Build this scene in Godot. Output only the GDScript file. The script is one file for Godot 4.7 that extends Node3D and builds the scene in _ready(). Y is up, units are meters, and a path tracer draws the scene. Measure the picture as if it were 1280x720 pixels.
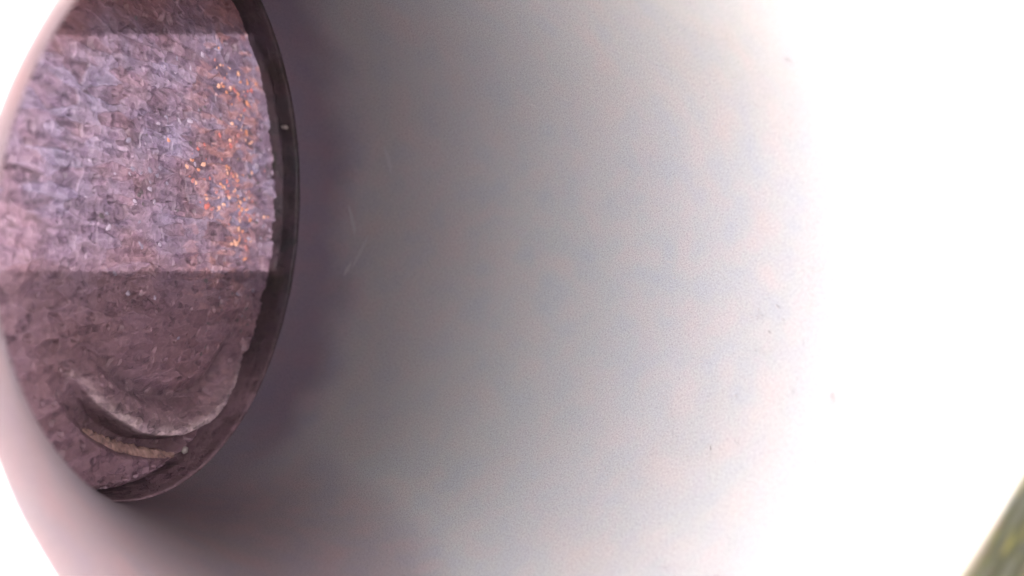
extends Node3D
# A look down into the mouth of a short-radius pipe elbow that stands on the ground, mouth up.
# Lengths are written in pipe radii (RAD metres) on axes of the looking direction: x to the right,
# y across, z out of the mouth towards the sky; place() turns them into metres, y up.

const RAD := 0.1
const LIFT := 4.42                       # height of the eye above the ground, in radii
const MOUTH := Vector3(-0.040, 0, -1.649)     # centre of the open mouth
const JOINT := Vector3(-1.142, 0.29, -3.012)   # centre of the far end of the elbow
const AXIS := Vector3(0.9828, -0.0640, 0.1740) # runs out of the joint into the elbow
const ALONG := Vector3(0.174, 0.0, -0.985)     # across the end plate, away from the mouth
const ACROSS := Vector3(0.063, 0.998, 0.011)   # across the end plate, the other way
const SUN := Vector3(0.856, -0.15, 1.0)

var rng := RandomNumberGenerator.new()
var names := {}

func place(p: Vector3) -> Vector3:
	return Vector3(p.x, p.z + LIFT, -p.y) * RAD

func turned(p: Vector3) -> Vector3:
	return Vector3(p.x, p.z, -p.y)

func numbered(called: String) -> String:
	var k: int = names.get(called, 0)
	names[called] = k + 1
	return called if k == 0 else "%s_%03d" % [called, k]

func thing(called: String, label: String, category: String, at: Vector3, group := "") -> Node3D:
	var o := Node3D.new()
	o.name = numbered(called)
	add_child(o)
	o.position = at
	tag(o, label, category, group)
	return o

func tag(o: Node, label: String, category: String, group := "") -> void:
	o.set_meta("label", label)
	o.set_meta("category", category)
	if group:
		o.set_meta("group", group)

func obj(called: String, mesh: Mesh, mat: Material, parent: Node) -> MeshInstance3D:
	var o := MeshInstance3D.new()
	o.name = called
	o.mesh = mesh
	o.material_override = mat
	parent.add_child(o, true)
	return o

# rows of points -> smooth sheet; closed joins the last column to the first
func sheet(rows: Array, closed: bool, colors: Array = [], flip := false) -> ArrayMesh:
	var nr := rows.size()
	var nc: int = rows[0].size()
	var v := PackedVector3Array()
	var n := PackedVector3Array()
	var c := PackedColorArray()
	var idx := PackedInt32Array()
	for r in nr:
		v.append_array(rows[r])
		if colors.size():
			c.append_array(colors[r])
	n.resize(v.size())
	for r in nr - 1:
		for k in (nc if closed else nc - 1):
			var a := r * nc + k
			var b := r * nc + (k + 1) % nc
			var d := a + nc
			var e := b + nc
			for t in ([[a, b, e], [a, e, d]] if not flip else [[a, e, b], [a, d, e]]):
				var fn := (v[t[2]] - v[t[0]]).cross(v[t[1]] - v[t[0]])
				for q in t:
					n[q] += fn
				idx.append_array(PackedInt32Array(t))
	for k in n.size():
		n[k] = n[k].normalized() if n[k].length_squared() > 1e-24 else Vector3.UP
	var arr := []
	arr.resize(Mesh.ARRAY_MAX)
	arr[Mesh.ARRAY_VERTEX] = v
	arr[Mesh.ARRAY_NORMAL] = n
	arr[Mesh.ARRAY_INDEX] = idx
	if colors.size():
		arr[Mesh.ARRAY_COLOR] = c
	var m := ArrayMesh.new()
	m.add_surface_from_arrays(Mesh.PRIMITIVE_TRIANGLES, arr)
	return m

func noise(kind: int, freq: float, seed_: int, octaves := 1) -> FastNoiseLite:
	var f := FastNoiseLite.new()
	f.noise_type = kind
	f.frequency = freq
	f.seed = seed_
	f.fractal_type = FastNoiseLite.FRACTAL_FBM if octaves > 1 else FastNoiseLite.FRACTAL_NONE
	f.fractal_octaves = octaves
	return f

func ramp(stops: Array) -> Gradient:
	var g := Gradient.new()
	g.offsets = PackedFloat32Array(stops.map(func(s): return s[0]))
	g.colors = PackedColorArray(stops.map(func(s): return s[1]))
	return g

func noise_map(f: FastNoiseLite, stops: Array, side := 1024) -> NoiseTexture2D:
	var t := NoiseTexture2D.new()
	t.width = side
	t.height = side
	t.seamless = true
	t.normalize = true
	t.noise = f
	t.color_ramp = ramp(stops)
	return t

func scale_noise() -> FastNoiseLite:
	var f := noise(FastNoiseLite.TYPE_CELLULAR, 0.055, 61, 2)
	f.cellular_return_type = FastNoiseLite.RETURN_CELL_VALUE
	return f

func lin(r: float, g: float, b: float) -> Color:
	return Color(r, g, b).linear_to_srgb()

# the centre line of the elbow and its cross-section frame
func bend_point(t: float) -> Vector3:
	var p1 := MOUTH + Vector3(0, 0, -0.66)
	var p2 := JOINT + AXIS * 0.66
	return MOUTH.bezier_interpolate(p1, p2, JOINT, t)

func bend_ring(t: float, radius: float, seg: int, wobble: FastNoiseLite = null) -> PackedVector3Array:
	var c := bend_point(t)
	var p1 := MOUTH + Vector3(0, 0, -0.66)
	var p2 := JOINT + AXIS * 0.66
	var d := -MOUTH.bezier_derivative(p1, p2, JOINT, t).normalized()
	var side := Vector3(0, 1, 0).cross(d).normalized()
	var up := d.cross(side)
	var out := PackedVector3Array()
	for k in seg:
		var a := TAU * k / seg
		var dir := side * cos(a) + up * sin(a)
		var rr := radius
		if wobble:
			var q := c + dir
			rr += 0.006 * wobble.get_noise_3dv(q * 10.0)
		out.append((c + dir * rr))
	return out

func plate_point(u: float, v: float, h: float) -> Vector3:
	return JOINT - AXIS * PLATE_DEPTH + ALONG * u + ACROSS * v + AXIS * h

const PLATE_DEPTH := 0.105

func _ready() -> void:
	rng.seed = 11
	# ---------------------------------------------------------------- camera
	var cam := Camera3D.new()
	cam.name = "camera"
	add_child(cam)
	cam.position = place(Vector3.ZERO)
	cam.rotation = Vector3(-PI / 2, 0, 0)
	cam.near = 0.005
	cam.far = 2000.0
	var lens := CameraAttributesPhysical.new()
	lens.frustum_focal_length = 36.667
	lens.frustum_near = 0.005
	lens.frustum_far = 2000.0
	lens.frustum_focus_distance = 3.1 * RAD
	lens.exposure_aperture = 7.5
	cam.attributes = lens
	cam.fov = rad_to_deg(2.0 * atan(360.0 / 1100.0))
	cam.make_current()
	# ---------------------------------------------------------------- sky, exposure
	var we := WorldEnvironment.new()
	we.name = "world"
	var env := Environment.new()
	var skym := ProceduralSkyMaterial.new()
	skym.sky_top_color = Color(0.90, 0.89, 0.90)
	skym.sky_horizon_color = Color(0.97, 0.95, 0.94)
	skym.sky_curve = 0.2
	skym.ground_bottom_color = Color(0.30, 0.29, 0.25)
	skym.ground_horizon_color = Color(0.5, 0.5, 0.48)
	skym.sun_angle_max = 1.0
	skym.sky_energy_multiplier = 3.5
	var sky := Sky.new()
	sky.sky_material = skym
	env.background_mode = Environment.BG_SKY
	env.sky = sky
	env.tonemap_mode = Environment.TONE_MAPPER_LINEAR
	env.tonemap_exposure = 3.4
	env.sdfgi_enabled = true
	env.ssao_enabled = true
	env.ssil_enabled = true
	we.environment = env
	add_child(we)
	var sun := DirectionalLight3D.new()
	sun.name = "sun"
	sun.light_color = Color(1.0, 0.975, 0.965)
	sun.light_energy = 0.88
	sun.light_angular_distance = 0.2
	sun.shadow_enabled = true
	add_child(sun)
	sun.basis = Basis.looking_at(-turned(SUN), Vector3.UP)
	# ---------------------------------------------------------------- materials
	var wall_mat := StandardMaterial3D.new()
	wall_mat.albedo_color = lin(0.160, 0.159, 0.159)
	wall_mat.roughness = 0.75
	wall_mat.vertex_color_use_as_albedo = true
	wall_mat.metallic_specular = 0.3
	wall_mat.albedo_texture = noise_map(noise(FastNoiseLite.TYPE_SIMPLEX, 0.28, 3, 2), [[0.0, Color(0.56, 0.53, 0.57)], [0.3, Color(0.86, 0.85, 0.86)], [0.5, Color(0.92, 0.92, 0.92)], [0.75, Color(0.98, 0.97, 0.98)], [1.0, Color(1, 1, 1)]])
	wall_mat.uv1_triplanar = true
	wall_mat.uv1_scale = Vector3.ONE * (1.0 / (1.9 * RAD))
	wall_mat.detail_enabled = true
	wall_mat.detail_blend_mode = BaseMaterial3D.BLEND_MODE_MUL
	wall_mat.detail_uv_layer = BaseMaterial3D.DETAIL_UV_2
	wall_mat.uv2_triplanar = true
	wall_mat.uv2_scale = Vector3.ONE * (1.0 / (2.6 * RAD))
	wall_mat.detail_albedo = noise_map(noise(FastNoiseLite.TYPE_SIMPLEX_SMOOTH, 0.016, 8, 5), [[0.0, Color(0.905, 0.92, 0.965)], [0.3, Color(0.935, 0.94, 0.962)], [0.48, Color(0.95, 0.952, 0.95)], [0.65, Color(0.982, 0.948, 0.955)], [1.0, Color(1.0, 0.94, 0.92)]], 1024)
	wall_mat.heightmap_enabled = true
	wall_mat.heightmap_texture = noise_map(noise(FastNoiseLite.TYPE_SIMPLEX, 0.2, 21, 2), [[0.0, Color.BLACK], [1.0, Color.WHITE]])
	wall_mat.heightmap_scale = 0.008
	var outer_mat := StandardMaterial3D.new()
	outer_mat.albedo_color = lin(0.34, 0.33, 0.31)
	outer_mat.roughness = 0.7
	var vc := StandardMaterial3D.new()
	vc.vertex_color_use_as_albedo = true
	vc.roughness = 0.8
	vc.specular_mode = BaseMaterial3D.SPECULAR_DISABLED
	var rust_mat := StandardMaterial3D.new()
	rust_mat.vertex_color_use_as_albedo = true
	rust_mat.albedo_texture = noise_map(scale_noise(), [[0.0, Color(0.50, 0.46, 0.52)], [0.25, Color(0.78, 0.75, 0.80)], [0.5, Color(0.87, 0.86, 0.88)], [0.8, Color(0.95, 0.95, 0.96)], [1.0, Color(1, 1, 1)]])
	rust_mat.uv1_triplanar = true
	rust_mat.uv1_scale = Vector3(1.0, 0.5, 1.0) * (1.0 / (1.1 * RAD))
	rust_mat.heightmap_enabled = true
	rust_mat.heightmap_texture = rust_mat.albedo_texture
	rust_mat.heightmap_scale = 0.09
	rust_mat.roughness = 0.62
	rust_mat.metallic_specular = 0.4
	# ---------------------------------------------------------------- the ground and the added unseen boards that shade the pipe
	build_ground()
	build_shade()
	build_elbow(wall_mat, outer_mat, vc)
	build_pipe(rust_mat)
	build_plate(rust_mat)
	build_debris(rust_mat)

func build_ground() -> void:
	var g := MeshInstance3D.new()
	g.name = "ground"
	var pm := PlaneMesh.new()
	pm.size = Vector2(600, 600)
	g.mesh = pm
	var m := StandardMaterial3D.new()
	m.albedo_color = lin(0.16, 0.15, 0.09)
	m.roughness = 0.95
	m.albedo_texture = noise_map(noise(FastNoiseLite.TYPE_SIMPLEX, 0.03, 5, 5), [[0.0, Color(0.35, 0.36, 0.30)], [0.5, Color(0.7, 0.7, 0.6)], [1.0, Color(1.0, 0.95, 0.75)]], 512)
	m.uv1_triplanar = true
	m.uv1_scale = Vector3.ONE * 2.5
	g.material_override = m
	add_child(g)
	g.set_meta("kind", "structure")

func slab(poly: Array, z0: float, z1: float) -> ArrayMesh:
	var st := SurfaceTool.new()
	st.begin(Mesh.PRIMITIVE_TRIANGLES)
	var n := poly.size()
	var tri := Geometry2D.triangulate_polygon(PackedVector2Array(poly))
	for k in range(0, tri.size(), 3):
		for z in [z0, z1]:
			for q in ([0, 1, 2] if z == z1 else [0, 2, 1]):
				var w: Vector2 = poly[tri[k + q]]
				st.add_vertex(place(Vector3(w.x, w.y, z)))
	for k in n:
		var a: Vector2 = poly[k]
		var b: Vector2 = poly[(k + 1) % n]
		for q in [Vector3(a.x, a.y, z0), Vector3(b.x, b.y, z0), Vector3(b.x, b.y, z1), Vector3(a.x, a.y, z0), Vector3(b.x, b.y, z1), Vector3(a.x, a.y, z1)]:
			st.add_vertex(place(q))
	st.generate_normals()
	return st.commit()

func build_shade() -> void:
	# two added unseen boards; their wedge-shaped gap shapes the sun band, they block sky
	var m := StandardMaterial3D.new()
	m.albedo_color = lin(0.25, 0.2, 0.15)
	m.roughness = 0.8
	for poly in [[Vector2(0.42, 0.212), Vector2(3.4, 0.604), Vector2(4.9, 0.604), Vector2(4.9, 9.0), Vector2(-1.3, 9.0), Vector2(-1.3, -0.04), Vector2(0.42, -0.04)],
			[Vector2(0.42, -0.296), Vector2(3.4, -0.672), Vector2(3.4, 0.56), Vector2(4.9, 0.56), Vector2(4.9, -9.0), Vector2(-1.3, -9.0), Vector2(-1.3, -0.04), Vector2(0.42, -0.04)]]:
		var o := MeshInstance3D.new()
		o.name = numbered("added_shade_board")
		o.mesh = slab(poly, 0.3, 0.36)
		o.material_override = m
		add_child(o)
		o.set_meta("kind", "structure")

func build_elbow(wall_mat: Material, outer_mat: Material, vc: Material) -> void:
	var t := thing("pipe_elbow", "pale grey pipe elbow seen into through its wide open mouth", "pipe elbow", place(Vector3(0, 0, -LIFT)))
	var off := t.position
	var rel := func(row: PackedVector3Array) -> PackedVector3Array:
		var out := PackedVector3Array()
		for p in row:
			out.append(place(p) - off)
		return out
	var lump := noise(FastNoiseLite.TYPE_SIMPLEX_SMOOTH, 0.12, 4, 3)
	var rows := []
	var cols := []
	var tint_noise := noise(FastNoiseLite.TYPE_SIMPLEX_SMOOTH, 1.6, 41, 4)
	for i in 141:
		var along := i / 140.0
		var ring := bend_ring(along, lerpf(1.012, 1.0, smoothstep(0.0, 0.3, along)), 240, lump)
		var crow := PackedColorArray()
		for k in 240:
			# rust washed out of the joint, deepened to paint shade inside the bend
			var p := ring[k]
			var dir := (p - bend_point(along)).normalized()
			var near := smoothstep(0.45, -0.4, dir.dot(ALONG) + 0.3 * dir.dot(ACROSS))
			var s := smoothstep(0.93 - 1.10 * near, 1.02 - 0.82 * near, along + 0.10 * tint_noise.get_noise_3dv(p))
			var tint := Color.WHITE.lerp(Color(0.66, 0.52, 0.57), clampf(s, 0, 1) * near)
			tint = tint.lerp(Color(0.60, 0.50, 0.60), (1.0 - near) * smoothstep(0.895, 0.975, along + 0.05 * maxf(0.0, -dir.dot(ACROSS)) + 0.02 * tint_noise.get_noise_3dv(p * 2.0)))
			tint *= Color(1.04, 0.99, 0.965).lerp(Color(0.98, 0.99, 1.01), smoothstep(0.2, 0.5, along)).lerp(Color(1.0, 0.945, 1.03), smoothstep(0.6, 0.88, along))
			tint *= Color.WHITE.lerp(Color(1.05, 0.985, 0.94), smoothstep(0.2, 0.8, dir.y + 0.5 * tint_noise.get_noise_3dv(p * 0.7)) * smoothstep(0.75, 0.4, along))
			crow.append(tint)
		rows.append(rel.call(ring))
		cols.append(crow)
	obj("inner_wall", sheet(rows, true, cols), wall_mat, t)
	rows = []
	for i in 61:
		rows.append(rel.call(bend_ring(0.09 + 0.91 * i / 60.0, 1.07, 120)))
	obj("outer_wall", sheet(rows, true, [], true), outer_mat, t)
	# the rounded lip round the mouth, grimy olive at the lower right
	var grime := noise(FastNoiseLite.TYPE_SIMPLEX_SMOOTH, 1.0, 31, 4)
	cols = []
	rows = []
	var seg := 360
	# a flared lip: a soft inner edge, a broad face that slopes outwards, a short skirt behind it
	var profile := [Vector2(1.004, -0.06), Vector2(0.996, -0.03), Vector2(0.995, -0.012), Vector2(0.998, -0.004), Vector2(1.004, 0.0), Vector2(1.012, -0.001), Vector2(1.022, -0.006)]
	for i in 24:
		profile.append(Vector2(1.028 + 0.0085 * i, -0.009 - 0.0042 * i))
	profile.append_array([Vector2(1.232, -0.112), Vector2(1.234, -0.125), Vector2(1.225, -0.14), Vector2(1.07, -0.2)])
	for q in profile:
		var row := PackedVector3Array()
		var crow := PackedColorArray()
		for k in seg:
			var a := TAU * k / seg
			var rr: float = q.x + 0.012
			var streak := grime.get_noise_3d(a * 4.0, rr * 36.0, 3.0)
			var z: float = MOUTH.z + q.y + 0.004 * streak * smoothstep(1.0, 1.03, rr)
			row.append(place(Vector3(MOUTH.x + cos(a) * rr, sin(a) * rr, z)) - off)
			# a patch of olive grime on the lip, streaked along it
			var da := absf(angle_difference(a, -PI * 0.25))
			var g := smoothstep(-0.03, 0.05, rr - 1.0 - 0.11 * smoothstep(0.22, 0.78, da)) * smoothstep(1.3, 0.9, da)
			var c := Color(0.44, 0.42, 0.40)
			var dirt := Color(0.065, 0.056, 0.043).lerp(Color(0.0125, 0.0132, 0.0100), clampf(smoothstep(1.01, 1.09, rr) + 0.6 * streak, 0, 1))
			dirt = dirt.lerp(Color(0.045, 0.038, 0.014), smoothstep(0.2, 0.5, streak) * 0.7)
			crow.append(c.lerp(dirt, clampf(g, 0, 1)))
		rows.append(row)
		cols.append(crow)
	obj("mouth_lip", sheet(rows, true, cols), vc, t)

func rust_shade_color(p: Vector3, cells: FastNoiseLite, wide: FastNoiseLite) -> Color:
	var a := wide.get_noise_3dv(p)
	var b := cells.get_noise_3dv(p)
	var c := Color(0.050, 0.033, 0.046).lerp(Color(0.064, 0.037, 0.043), clampf(0.5 + a, 0, 1))
	c = c.lerp(Color(0.23, 0.140, 0.165), smoothstep(-0.45, -0.8, (p - JOINT).dot(ACROSS) + 0.1 * a))  # shade of the deep far side is painted dark, the bottom stays lighter
	return c * (1.0 + 0.35 * b)

func build_pipe(mat: Material) -> void:
	var t := thing("rusty_pipe", "dark rusty iron pipe end showing as a narrow ring around the plate", "pipe", place(Vector3(JOINT.x, JOINT.y, -LIFT)))
	var off := t.position
	var cells := noise(FastNoiseLite.TYPE_CELLULAR, 14.0, 5)
	cells.cellular_return_type = FastNoiseLite.RETURN_CELL_VALUE
	var wide := noise(FastNoiseLite.TYPE_SIMPLEX_SMOOTH, 3.0, 9, 4)
	var fine := noise(FastNoiseLite.TYPE_SIMPLEX, 18.0, 2, 3)
	var rows := []
	var cols := []
	# inside from behind the plate to the joint, a small rounded edge, then back along the outside
	var path := [Vector2(-0.30, 0.01), Vector2(-0.30, 0.5)]
	for i in 25:
		path.append(Vector2(-0.30 + 0.285 * i / 24.0, 0.994))
	path.append_array([Vector2(-0.008, 0.997), Vector2(-0.004, 1.003), Vector2(-0.004, 1.05), Vector2(-0.012, 1.062), Vector2(-0.4, 1.062), Vector2(-1.2, 1.062)])
	for q in path:
		var row := PackedVector3Array()
		var crow := PackedColorArray()
		for k in 400:
			var a := TAU * k / 400.0
			var dir := ALONG * cos(a) + ACROSS * sin(a)
			var p: Vector3 = JOINT + AXIS * q.x + dir * q.y
			if q.y < 0.99:
				p += dir * 0.012 * fine.get_noise_3dv(p)
			row.append(place(p) - off)
			crow.append(rust_shade_color(p, cells, wide) * 0.5)
		rows.append(row)
		cols.append(crow)
	obj("pipe_wall", sheet(rows, true, cols), mat, t)

# height of the plate and its colour at (u, v)
var n_flake: FastNoiseLite
var n_flake_edge: FastNoiseLite
var n_wide: FastNoiseLite
var n_fine: FastNoiseLite
var n_pit: FastNoiseLite
var n_small: FastNoiseLite

func crescent(u: float, v: float) -> Vector3:
	# distance from the middle of the crescent ring, share of the crescent here, angle from its lowest point
	var d := Vector2(u - 0.25, v + 0.01)
	var a := atan2(d.x, -d.y)
	return Vector3(d.length(), smoothstep(0.92, 0.40, absf(a + 0.06)), a)

func plate_at(u: float, v: float) -> Array:
	var rad := Vector2(u, v).length()
	var w := Vector2(u * 0.3, v)
	w += Vector2(n_wide.get_noise_2d(u * 3.0, v * 3.0), n_wide.get_noise_2d(u * 3.0 + 40.0, v * 3.0)) * 0.008
	var f := n_flake.get_noise_2dv(w)
	var e := n_flake_edge.get_noise_2dv(w)
	var s := n_small.get_noise_2dv(w)
	var wide := n_wide.get_noise_2d(u, v)
	var fine := n_fine.get_noise_2d(u, v)
	var h := 0.004 * f + 0.008 * wide + 0.002 * fine + 0.001 * s
	var rough := smoothstep(-0.5, 0.5, u)          # flakier towards the far side
	h += rough * (0.002 * s + 0.004 * f)
	h -= 0.02 * smoothstep(0.55, 0.75, n_pit.get_noise_2d(u * 1.0, v))
	var c := Color(0.108, 0.077, 0.108).lerp(Color(0.132, 0.080, 0.098), clampf(0.5 + 1.2 * wide, 0, 1))
	c = c.lerp(Color(0.086, 0.082, 0.116), clampf(0.35 * (f + 0.4), 0, 0.6))
	c *= 1.10 + 0.26 * f + 0.30 * s + 0.20 * fine
	# rust orange where the scale has broken off, mostly towards the far side
	var broken := smoothstep(0.1, 0.6, s + 0.7 * wide) * smoothstep(0.1, 0.45, u) * smoothstep(0.86, 0.7, u)
	c = c.lerp(Color(0.21, 0.090, 0.065), 0.45 * broken)
	# the lower half is smoother, its unlit tone put in as brown
	var unlit_low := smoothstep(0.0, -0.45, v)
	c = c.lerp(Color(0.134, 0.072, 0.084) * (1.0 + 0.12 * f + 0.1 * fine), unlit_low * 0.8)
	var unlit_top := smoothstep(-0.10, 0.16, v - 0.56 - 0.28 * u + 0.1 * wide)  # redder unlit tone painted beyond the upper shadow edge of the sun band
	c = c.lerp(Color(0.105, 0.043, 0.045) * (1.0 + 0.15 * f), unlit_top * 0.8)
	# crescent lip: worn edge and rusty grooves also paint in its light and shade
	var k := crescent(u, v)
	k.y *= smoothstep(0.975, 0.93, rad)
	if k.y > 0.0:
		h = lerpf(h, 0.3 * h, k.y)
		var shift := 0.006 * n_wide.get_noise_2d(k.z * 2.0, 7.0) - 0.075 * smoothstep(0.15, 0.8, k.z)
		var r := k.x - shift
		var wide_lip := 0.5 + 0.5 * k.y
		var rise := smoothstep(0.81 - 0.12 * wide_lip, 0.812, r) * smoothstep(0.85, 0.824, r)
		var dip := smoothstep(0.63, 0.69, r) * smoothstep(0.74, 0.69, r)
		var groove := smoothstep(0.825, 0.845, r) * smoothstep(0.925, 0.885, r)
		h += k.y * (0.045 * rise - 0.02 * dip - 0.035 * groove)
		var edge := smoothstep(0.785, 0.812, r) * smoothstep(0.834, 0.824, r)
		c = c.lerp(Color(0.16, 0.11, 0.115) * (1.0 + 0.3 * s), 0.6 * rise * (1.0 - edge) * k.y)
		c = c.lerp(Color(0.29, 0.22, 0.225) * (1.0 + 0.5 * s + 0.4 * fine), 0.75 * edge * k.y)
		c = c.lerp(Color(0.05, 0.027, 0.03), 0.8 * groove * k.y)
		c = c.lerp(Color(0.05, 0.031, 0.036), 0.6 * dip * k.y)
	h -= 0.03 * smoothstep(0.955, 0.985, rad)
	return [h, c]

func build_plate(mat: Material) -> void:
	n_flake = noise(FastNoiseLite.TYPE_CELLULAR, 22.0, 7)
	n_flake.cellular_return_type = FastNoiseLite.RETURN_CELL_VALUE
	n_flake.cellular_jitter = 1.0
	n_flake_edge = noise(FastNoiseLite.TYPE_CELLULAR, 22.0, 7)
	n_flake_edge.cellular_return_type = FastNoiseLite.RETURN_DISTANCE2_SUB
	n_small = noise(FastNoiseLite.TYPE_CELLULAR, 52.0, 17)
	n_small.cellular_return_type = FastNoiseLite.RETURN_CELL_VALUE
	n_wide = noise(FastNoiseLite.TYPE_SIMPLEX_SMOOTH, 2.6, 12, 4)
	n_fine = noise(FastNoiseLite.TYPE_SIMPLEX, 30.0, 13, 3)
	n_pit = noise(FastNoiseLite.TYPE_SIMPLEX, 9.0, 14, 2)
	var t := thing("rusty_end_plate", "round purple-grey rusted plate closing the pipe, half in sunlight", "metal plate", place(plate_point(0, 0, 0)))
	var off := t.position
	var rows := []
	var cols := []
	var nr := 380
	var seg := 900
	for i in nr + 1:
		var row := PackedVector3Array()
		var crow := PackedColorArray()
		var r := 0.978 * pow(float(i) / nr, 0.75)
		for k in seg:
			var a := TAU * k / seg
			var rr := r * (1.0 + 0.006 * n_wide.get_noise_2d(cos(a) * 4.0, sin(a) * 4.0) * smoothstep(0.9, 1.0, r))
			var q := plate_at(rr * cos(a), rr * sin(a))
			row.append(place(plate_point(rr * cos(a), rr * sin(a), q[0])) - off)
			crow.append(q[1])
		rows.append(row)
		cols.append(crow)
	obj("plate_face", sheet(rows, true, cols), mat, t)

func build_debris(mat: Material) -> void:
	var plate: Node3D = get_node("rusty_end_plate")
	var off := plate.position
	# loose scales of rust on the plate: a few shapes and tones, laid down one by one
	var shapes := []
	for k in 7:
		var st := SurfaceTool.new()
		st.begin(Mesh.PRIMITIVE_TRIANGLES)
		var n := 7
		var rim := []
		for q in n:
			var a := TAU * q / n
			var r := rng.randf_range(0.55, 1.1)
			rim.append([Vector3(cos(a) * r * 1.35, 0, sin(a) * r), Vector3(cos(a) * r * 1.15, rng.randf_range(0.22, 0.40), sin(a) * r * 0.82)])
		var crown := Vector3(0, 0.42, 0)
		for q in n:
			var a: Array = rim[q]
			var b: Array = rim[(q + 1) % n]
			for p in [a[0], a[1], b[1], a[0], b[1], b[0], a[1], crown, b[1]]:
				st.add_vertex(p)
		st.set_smooth_group(-1)
		st.generate_normals()
		shapes.append(st.commit())
	var tones := []
	for c in [Color(0.24, 0.095, 0.060), Color(0.30, 0.16, 0.115), Color(0.17, 0.062, 0.062), Color(0.15, 0.118, 0.155), Color(0.095, 0.076, 0.108), Color(0.036, 0.026, 0.031), Color(0.21, 0.055, 0.05)]:
		var m := StandardMaterial3D.new()
		m.albedo_color = lin(c.r, c.g, c.b)
		m.roughness = 0.6
		tones.append(m)
	var spots := [[0.44, 0.55, 0.10, 12, 0], [0.58, 0.52, 0.10, 14, 0], [0.42, 0.06, 0.08, 10, 0], [0.56, 0.13, 0.09, 24, 0], [0.68, 0.04, 0.08, 22, 0], [0.66, -0.10, 0.07, 16, 0], [0.27, 0.14, 0.08, 10, 0], [0.6, 0.36, 0.12, 14, 0], [0.6, 0.2, 0.3, 20, 0], [0.5, 0.1, 0.25, 22, 6], [0.62, 0.5, 0.12, 8, 6],
		[-0.23, -0.09, 0.06, 7, 3], [0.0, -0.12, 0.25, 16, 3], [-0.05, 0.12, 0.22, 18, 3], [0.2, 0.35, 0.30, 22, 3], [0.8, 0.25, 0.14, 18, 3], [0.82, 0.0, 0.12, 16, 3], [0.55, -0.42, 0.2, 14, 4], [0.72, -0.35, 0.1, 12, 4]]
	for s in spots:
		for k in s[3]:
			var u: float = s[0] + rng.randfn(0.0, s[2] * 0.6)
			var v: float = s[1] + rng.randfn(0.0, s[2] * 0.5)
			if Vector2(u, v).length() > 0.94:
				continue
			var h: float = plate_at(u, v)[0]
			var tone: int = mini(s[4] + rng.randi() % 3, 5) if s[4] < 6 else 6
			var size := rng.randf_range(0.006, 0.013) * (1.25 if rng.randf() < 0.15 else 1.0)
			var o := obj("rust_flake", shapes[rng.randi() % 7], tones[tone], plate)
			var b := Basis(turned(ALONG), turned(AXIS), turned(ALONG).cross(turned(AXIS)).normalized())
			b = b * Basis(Vector3(rng.randf_range(-1, 1), 0, rng.randf_range(-1, 1)).normalized(), rng.randf_range(0.0, 0.3)) * Basis(Vector3.UP, rng.randfn(0.0, 0.35) + (PI if rng.randf() < 0.5 else 0.0))
			o.transform = Transform3D(b.scaled_local(Vector3(1, 0.6, 1) * size * RAD), place(plate_point(u, v, h - 0.001)) - off)
	# a ridge of brown crust along the lower edge of the plate, and the pale chip at its end
	var path := [Vector2(-0.27, -0.745), Vector2(-0.2, -0.785), Vector2(-0.09, -0.838), Vector2(0.0, -0.868), Vector2(0.1, -0.898), Vector2(0.2, -0.918), Vector2(0.27, -0.926)]
	var curve := Curve2D.new()
	for p in path:
		curve.add_point(p)
	var rows := []
	var cols := []
	for i in 61:
		var x := i / 60.0
		var p := curve.sample_baked(curve.get_baked_length() * x)
		var thick := 0.027 * pow(sin(PI * clampf(x * 0.97 + 0.015, 0, 1)), 0.5) * (1.0 + 0.35 * n_wide.get_noise_2d(x * 9.0, 3.0))
		var row := PackedVector3Array()
		var crow := PackedColorArray()
		for k in 12:
			var a := TAU * k / 12.0
			var r := thick * (1.0 + 0.4 * n_fine.get_noise_2d(x * 0.9 + 5.0, a * 0.15))
			row.append(place(plate_point(p.x, p.y + r * cos(a), plate_at(p.x, p.y)[0] + 0.4 * r * sin(a))) - off)
			crow.append(Color(0.175, 0.105, 0.092) * (1.0 + 0.5 * n_fine.get_noise_2d(x, a * 0.1)))
		rows.append(row)
		cols.append(crow)
	obj("rust_crust", sheet(rows, true, cols), mat, plate)
	var pale := StandardMaterial3D.new()
	pale.albedo_color = lin(0.125, 0.10, 0.10)
	pale.roughness = 0.6
	var base := Basis(turned(ALONG), turned(AXIS), turned(ALONG).cross(turned(AXIS)).normalized())
	var chip := obj("pale_chip", shapes[2], pale, plate)
	chip.transform = Transform3D(base.scaled_local(Vector3(0.020, 0.03, 0.020) * RAD), place(plate_point(0.315, -0.915, 0.0)) - off)
	# the pale fleck caught on the pipe wall beside the plate
	var pipe: Node3D = get_node("rusty_pipe")
	var a0 := 0.44
	var out := ALONG * cos(a0) + ACROSS * sin(a0)
	var fleck := obj("pale_fleck", shapes[4], pale, pipe)
	fleck.transform = Transform3D(Basis(turned(AXIS), turned(-out), turned(AXIS).cross(turned(-out))).scaled_local(Vector3(0.013, 0.02, 0.013) * RAD), place(JOINT - AXIS * 0.045 + out * 0.984) - pipe.position)
	# specks of dust stuck to the wall of the elbow
	var elbow: Node3D = get_node("pipe_elbow")
	var mm := MultiMesh.new()
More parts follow.
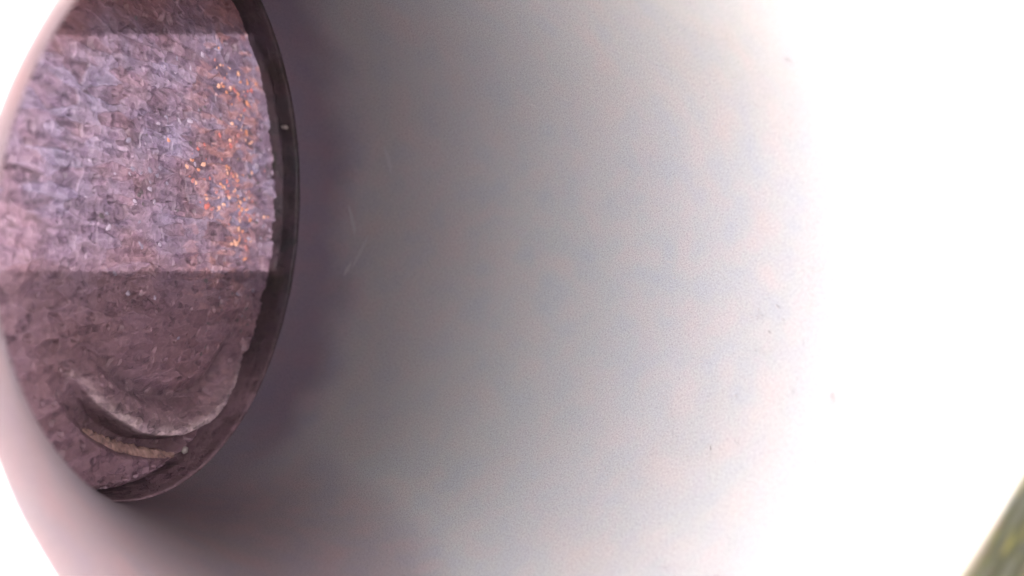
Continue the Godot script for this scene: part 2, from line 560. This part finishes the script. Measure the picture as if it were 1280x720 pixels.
	mm.transform_format = MultiMesh.TRANSFORM_3D
	mm.mesh = shapes[0]
	mm.instance_count = 520
	for k in 520:
		var t := clampf(rng.randfn(0.36, 0.13), 0.1, 0.93)
		var a := rng.randf_range(-1.1, 1.2)
		var ring := bend_ring(t, 1.0, 720)
		var p := ring[posmod(int(a / TAU * 720), 720)]
		var inward := (bend_point(t) - p).normalized()
		var tang := (bend_point(t + 0.01) - bend_point(t)).normalized().rotated(inward, rng.randfn(0.0, 0.25))
		var sz := 0.0013 * exp(rng.randf_range(0.0, 1.1)) * RAD
		mm.set_instance_transform(k, Transform3D(Basis(turned(tang), turned(inward), turned(tang).cross(turned(inward)).normalized()).scaled_local(Vector3(sz * rng.randf_range(1.2, 3.0), sz * 0.6, sz)), place(p + inward * 0.006) - elbow.position))
	var dust := MultiMeshInstance3D.new()
	dust.name = "dust"
	dust.multimesh = mm
	var dm := StandardMaterial3D.new()
	dm.albedo_color = lin(0.12, 0.108, 0.112)
	dm.roughness = 0.9
	dust.material_override = dm
	dust.set_meta("kind", "stuff")
	elbow.add_child(dust, true)
	# faint pale scuffs near the joint
	var sm := StandardMaterial3D.new()
	sm.albedo_color = lin(0.106, 0.094, 0.110)
	sm.roughness = 0.7
	for s in [[0.93, 0.02, 0.16], [0.906, -0.12, 0.16], [0.925, -0.20, 0.07], [0.884, 0.30, 0.12]]:
		var rws := []
		for i in 15:
			var a: float = s[1] + s[2] * (i / 14.0 - 0.5)
			var row := PackedVector3Array()
			for j in 2:
				var wd := 0.006 * sin(PI * (i + 0.5) / 15.0) * (1.0 + 0.5 * n_fine.get_noise_2d(a * 3.0, s[0]))
				var t: float = s[0] + 0.012 * sin(a * 9.0 + s[0] * 60.0) + (j - 0.5) * wd
				var c := bend_point(t)
				var ring := bend_ring(t, 1.0, 720)
				var p := ring[posmod(int(a / TAU * 720), 720)]
				row.append(place(c + (p - c) * 0.9925) - elbow.position)
			rws.append(row)
		obj("scuff_mark", sheet(rws, false), sm, elbow)
